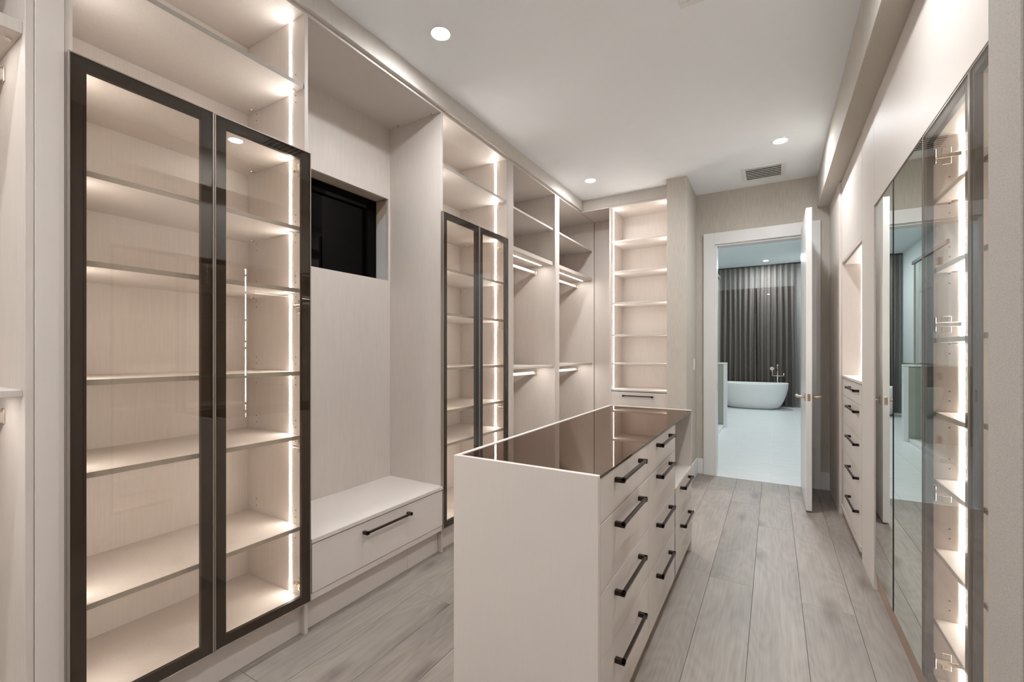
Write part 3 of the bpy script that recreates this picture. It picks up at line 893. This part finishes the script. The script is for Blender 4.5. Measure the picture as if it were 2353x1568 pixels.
ny0, ny1 = 3.440, 4.386
dt = thing('drawer_tower', 'five drawer tower with a lit open niche beyond the mirror doors', 'cabinet', (0.7, (ny0 + ny1) / 2, 0))
boxes('side_panel', (XR + 0.002, 0.92, ny1 - T, ny1, 0.0, 2.65), M['laminate'], dt, bev=0.001)
boxes('side_panel', (XR + 0.002, 0.92, ny0, ny0 + T, 0.0, 2.65), M['laminate'], dt, bev=0.001)
na, nb = ny0 + T, ny1 - T
boxes('back_panel', (0.92, 0.932, ny0, ny1, 0, 2.65), M['laminate'], dt, bev=0)
boxes('upper_door', (XR, XR + 0.02, ny0 + 0.002, ny1 - 0.002, 2.002, 2.651), M['front'], dt, bev=0.001)
boxes('niche_top', (XR + 0.02, 0.92, na, nb, 1.985, 2.003), M['laminate'], dt)
boxes('counter', (XR - 0.004, 0.92, na, nb, 1.092, 1.110), M['front'], dt, bev=0.001)
boxes('carcass', (XR + 0.024, 0.92, na, nb, 0.085, 1.090), M['gap'], dt, bev=0)
boxes('led_strip', (0.600, 0.613, na, na + 0.0015, 1.112, 1.984), M['led'], dt, bev=0)
boxes('led_strip', (0.600, 0.613, nb - 0.0015, nb, 1.112, 1.984), M['led'], dt, bev=0)
for zb, za in ((1.088, 0.957), (0.954, 0.747), (0.744, 0.534), (0.531, 0.322), (0.319, 0.088)):
    d = boxes('drawer', (XR, XR + 0.02, na + 0.001, nb - 0.001, za, zb), M['front'], dt, bev=0.001)
    hz = zb - 0.045
    handle(d, 'y', 3.545, 3.905, hz, XR, -1)
boxes('bottom_rail', (XR - 0.006, XR + 0.02, na, nb, 0.052, 0.084), M['edge'], dt, bev=0.001)
boxes('toe_kick', (XR + 0.02, XR + 0.035, na, nb, 0, 0.052), M['toe'], dt, bev=0)

# mirror wardrobe: two mirror doors
my0, my1 = 2.168, 3.070
mw = thing('mirror_wardrobe', 'wardrobe with two tall mirror doors in thin dark frames', 'wardrobe', (0.7, (my0 + my1) / 2, 0))
boxes('carcass', (XR + 0.026, 0.93, my0 + 0.002, my1 - 0.001, 0.10, 2.080), M['laminate'], mw, bev=0)
boxes('toe_kick', (XR + 0.018, XR + 0.034, my0, my1 - 0.001, 0, 0.10), M['toe'], mw, bev=0)
for a, b, sw_ in ((2.172, 2.621, 0.0), (2.625, 3.066, -0.62)):      # the far leaf hangs a touch out of true
    d = boxes('mirror_door', (XR + 0.004, XR + 0.022, a, b, 0.104, 2.079), M['black'], mw, bev=0.001, origin=(XR + 0.01, (a + b) / 2, 0.104))
    boxes('mirror', (XR + 0.002, XR + 0.0038, a + 0.006, b - 0.006, 0.110, 2.074), M['mirror'], d, bev=0)
    d.rotation_euler.z = math.radians(sw_)

# glass cabinet beside it
qy0, qy1, qd = 1.250, 2.166, 1.717
gc = thing('glass_cabinet', 'glass door cabinet with lit shelves beside the mirror doors', 'cabinet', (0.7, (qy0 + qy1) / 2, 0))
q0 = XR + 0.024
boxes('side_panel', (q0, 0.92, qy1 - T, qy1, 0.10, 2.08), M['laminate'], gc, bev=0.001)
pf = qy1 - T
boxes('side_panel', (q0, 0.92, qy0, qy0 + T, 0.10, 2.08), M['laminate'], gc, bev=0.001)
boxes('divider', (q0 + 0.003, 0.92, 1.717, 1.760, 0.10, 2.08), M['laminate'], gc, bev=0.001)
boxes('back_panel', (0.92, 0.932, qy0, qy1, 0.1, 2.08), M['laminate'], gc, bev=0)
boxes('top_panel', (q0, 0.92, qy0 + T, qy1 - T, 2.062, 2.08), M['laminate'], gc, bev=0.001)
boxes('base_panel', (q0, 0.92, qy0 + T, qy1 - T, 0.10, 0.118), M['laminate'], gc, bev=0.001)
boxes('toe_kick', (XR + 0.018, XR + 0.034, qy0, qy1, 0, 0.10), M['toe'], gc, bev=0)
zq = [1.840, 1.590, 1.340, 1.076, 0.835, 0.586, 0.330]
zq2 = [1.83, 1.585, 1.345, 1.094, 0.862, 0.600, 0.345]
for z in zq:
    s = boxes('shelf', (q0 + 0.006, 0.92, 1.760, pf, z - 0.016, z), M['laminate'], gc, bev=0.001)
    boxes('edge_band', (q0 + 0.0048, q0 + 0.006, 1.760, pf, z - 0.016, z), M['band'], s, bev=0)
    fittings(s, (pf - 0.018,), (q0 + 0.055,), z - 0.016)
for z in zq2:
    boxes('shelf', (q0 + 0.006, 0.92, qy0 + T, 1.717, z - 0.016, z), M['laminate'], gc, bev=0.001)
def leds(cuts, x, yf, s):
    for lo, hi in zip(cuts, cuts[1:]):
        led_v(gc, x, yf, s, lo + 0.001, hi - 0.018, w=0.013)
leds([0.118] + sorted(zq) + [2.08], 0.576, pf, -1)
leds([0.118] + sorted(zq2) + [2.08], 0.576, qy0 + T, 1)
bm = bmesh.new()
for z in zq:
    for k in (-1.6, -0.6, 1.2, 2.2):
        add_cyl(bm, (0.541, pf, z + 0.034 * k), (0.541, pf - 0.0012, z + 0.034 * k), 0.0028, 8)
stuff(link('pin_holes', bm, M['hole'], gc))
for k, (a, b) in enumerate(((1.720, 2.164), (1.272, 1.716))):
    d = glass_door(gc, a, b, 0.104, 2.079, XR + 0.022, -1, fw=0.040 if k == 0 else 0.026)
    if k == 0:
        for z in (0.185, 0.785, 1.389, 1.990):
            hinge_plate(d, q0 + 0.002, pf, z, 1, -1)
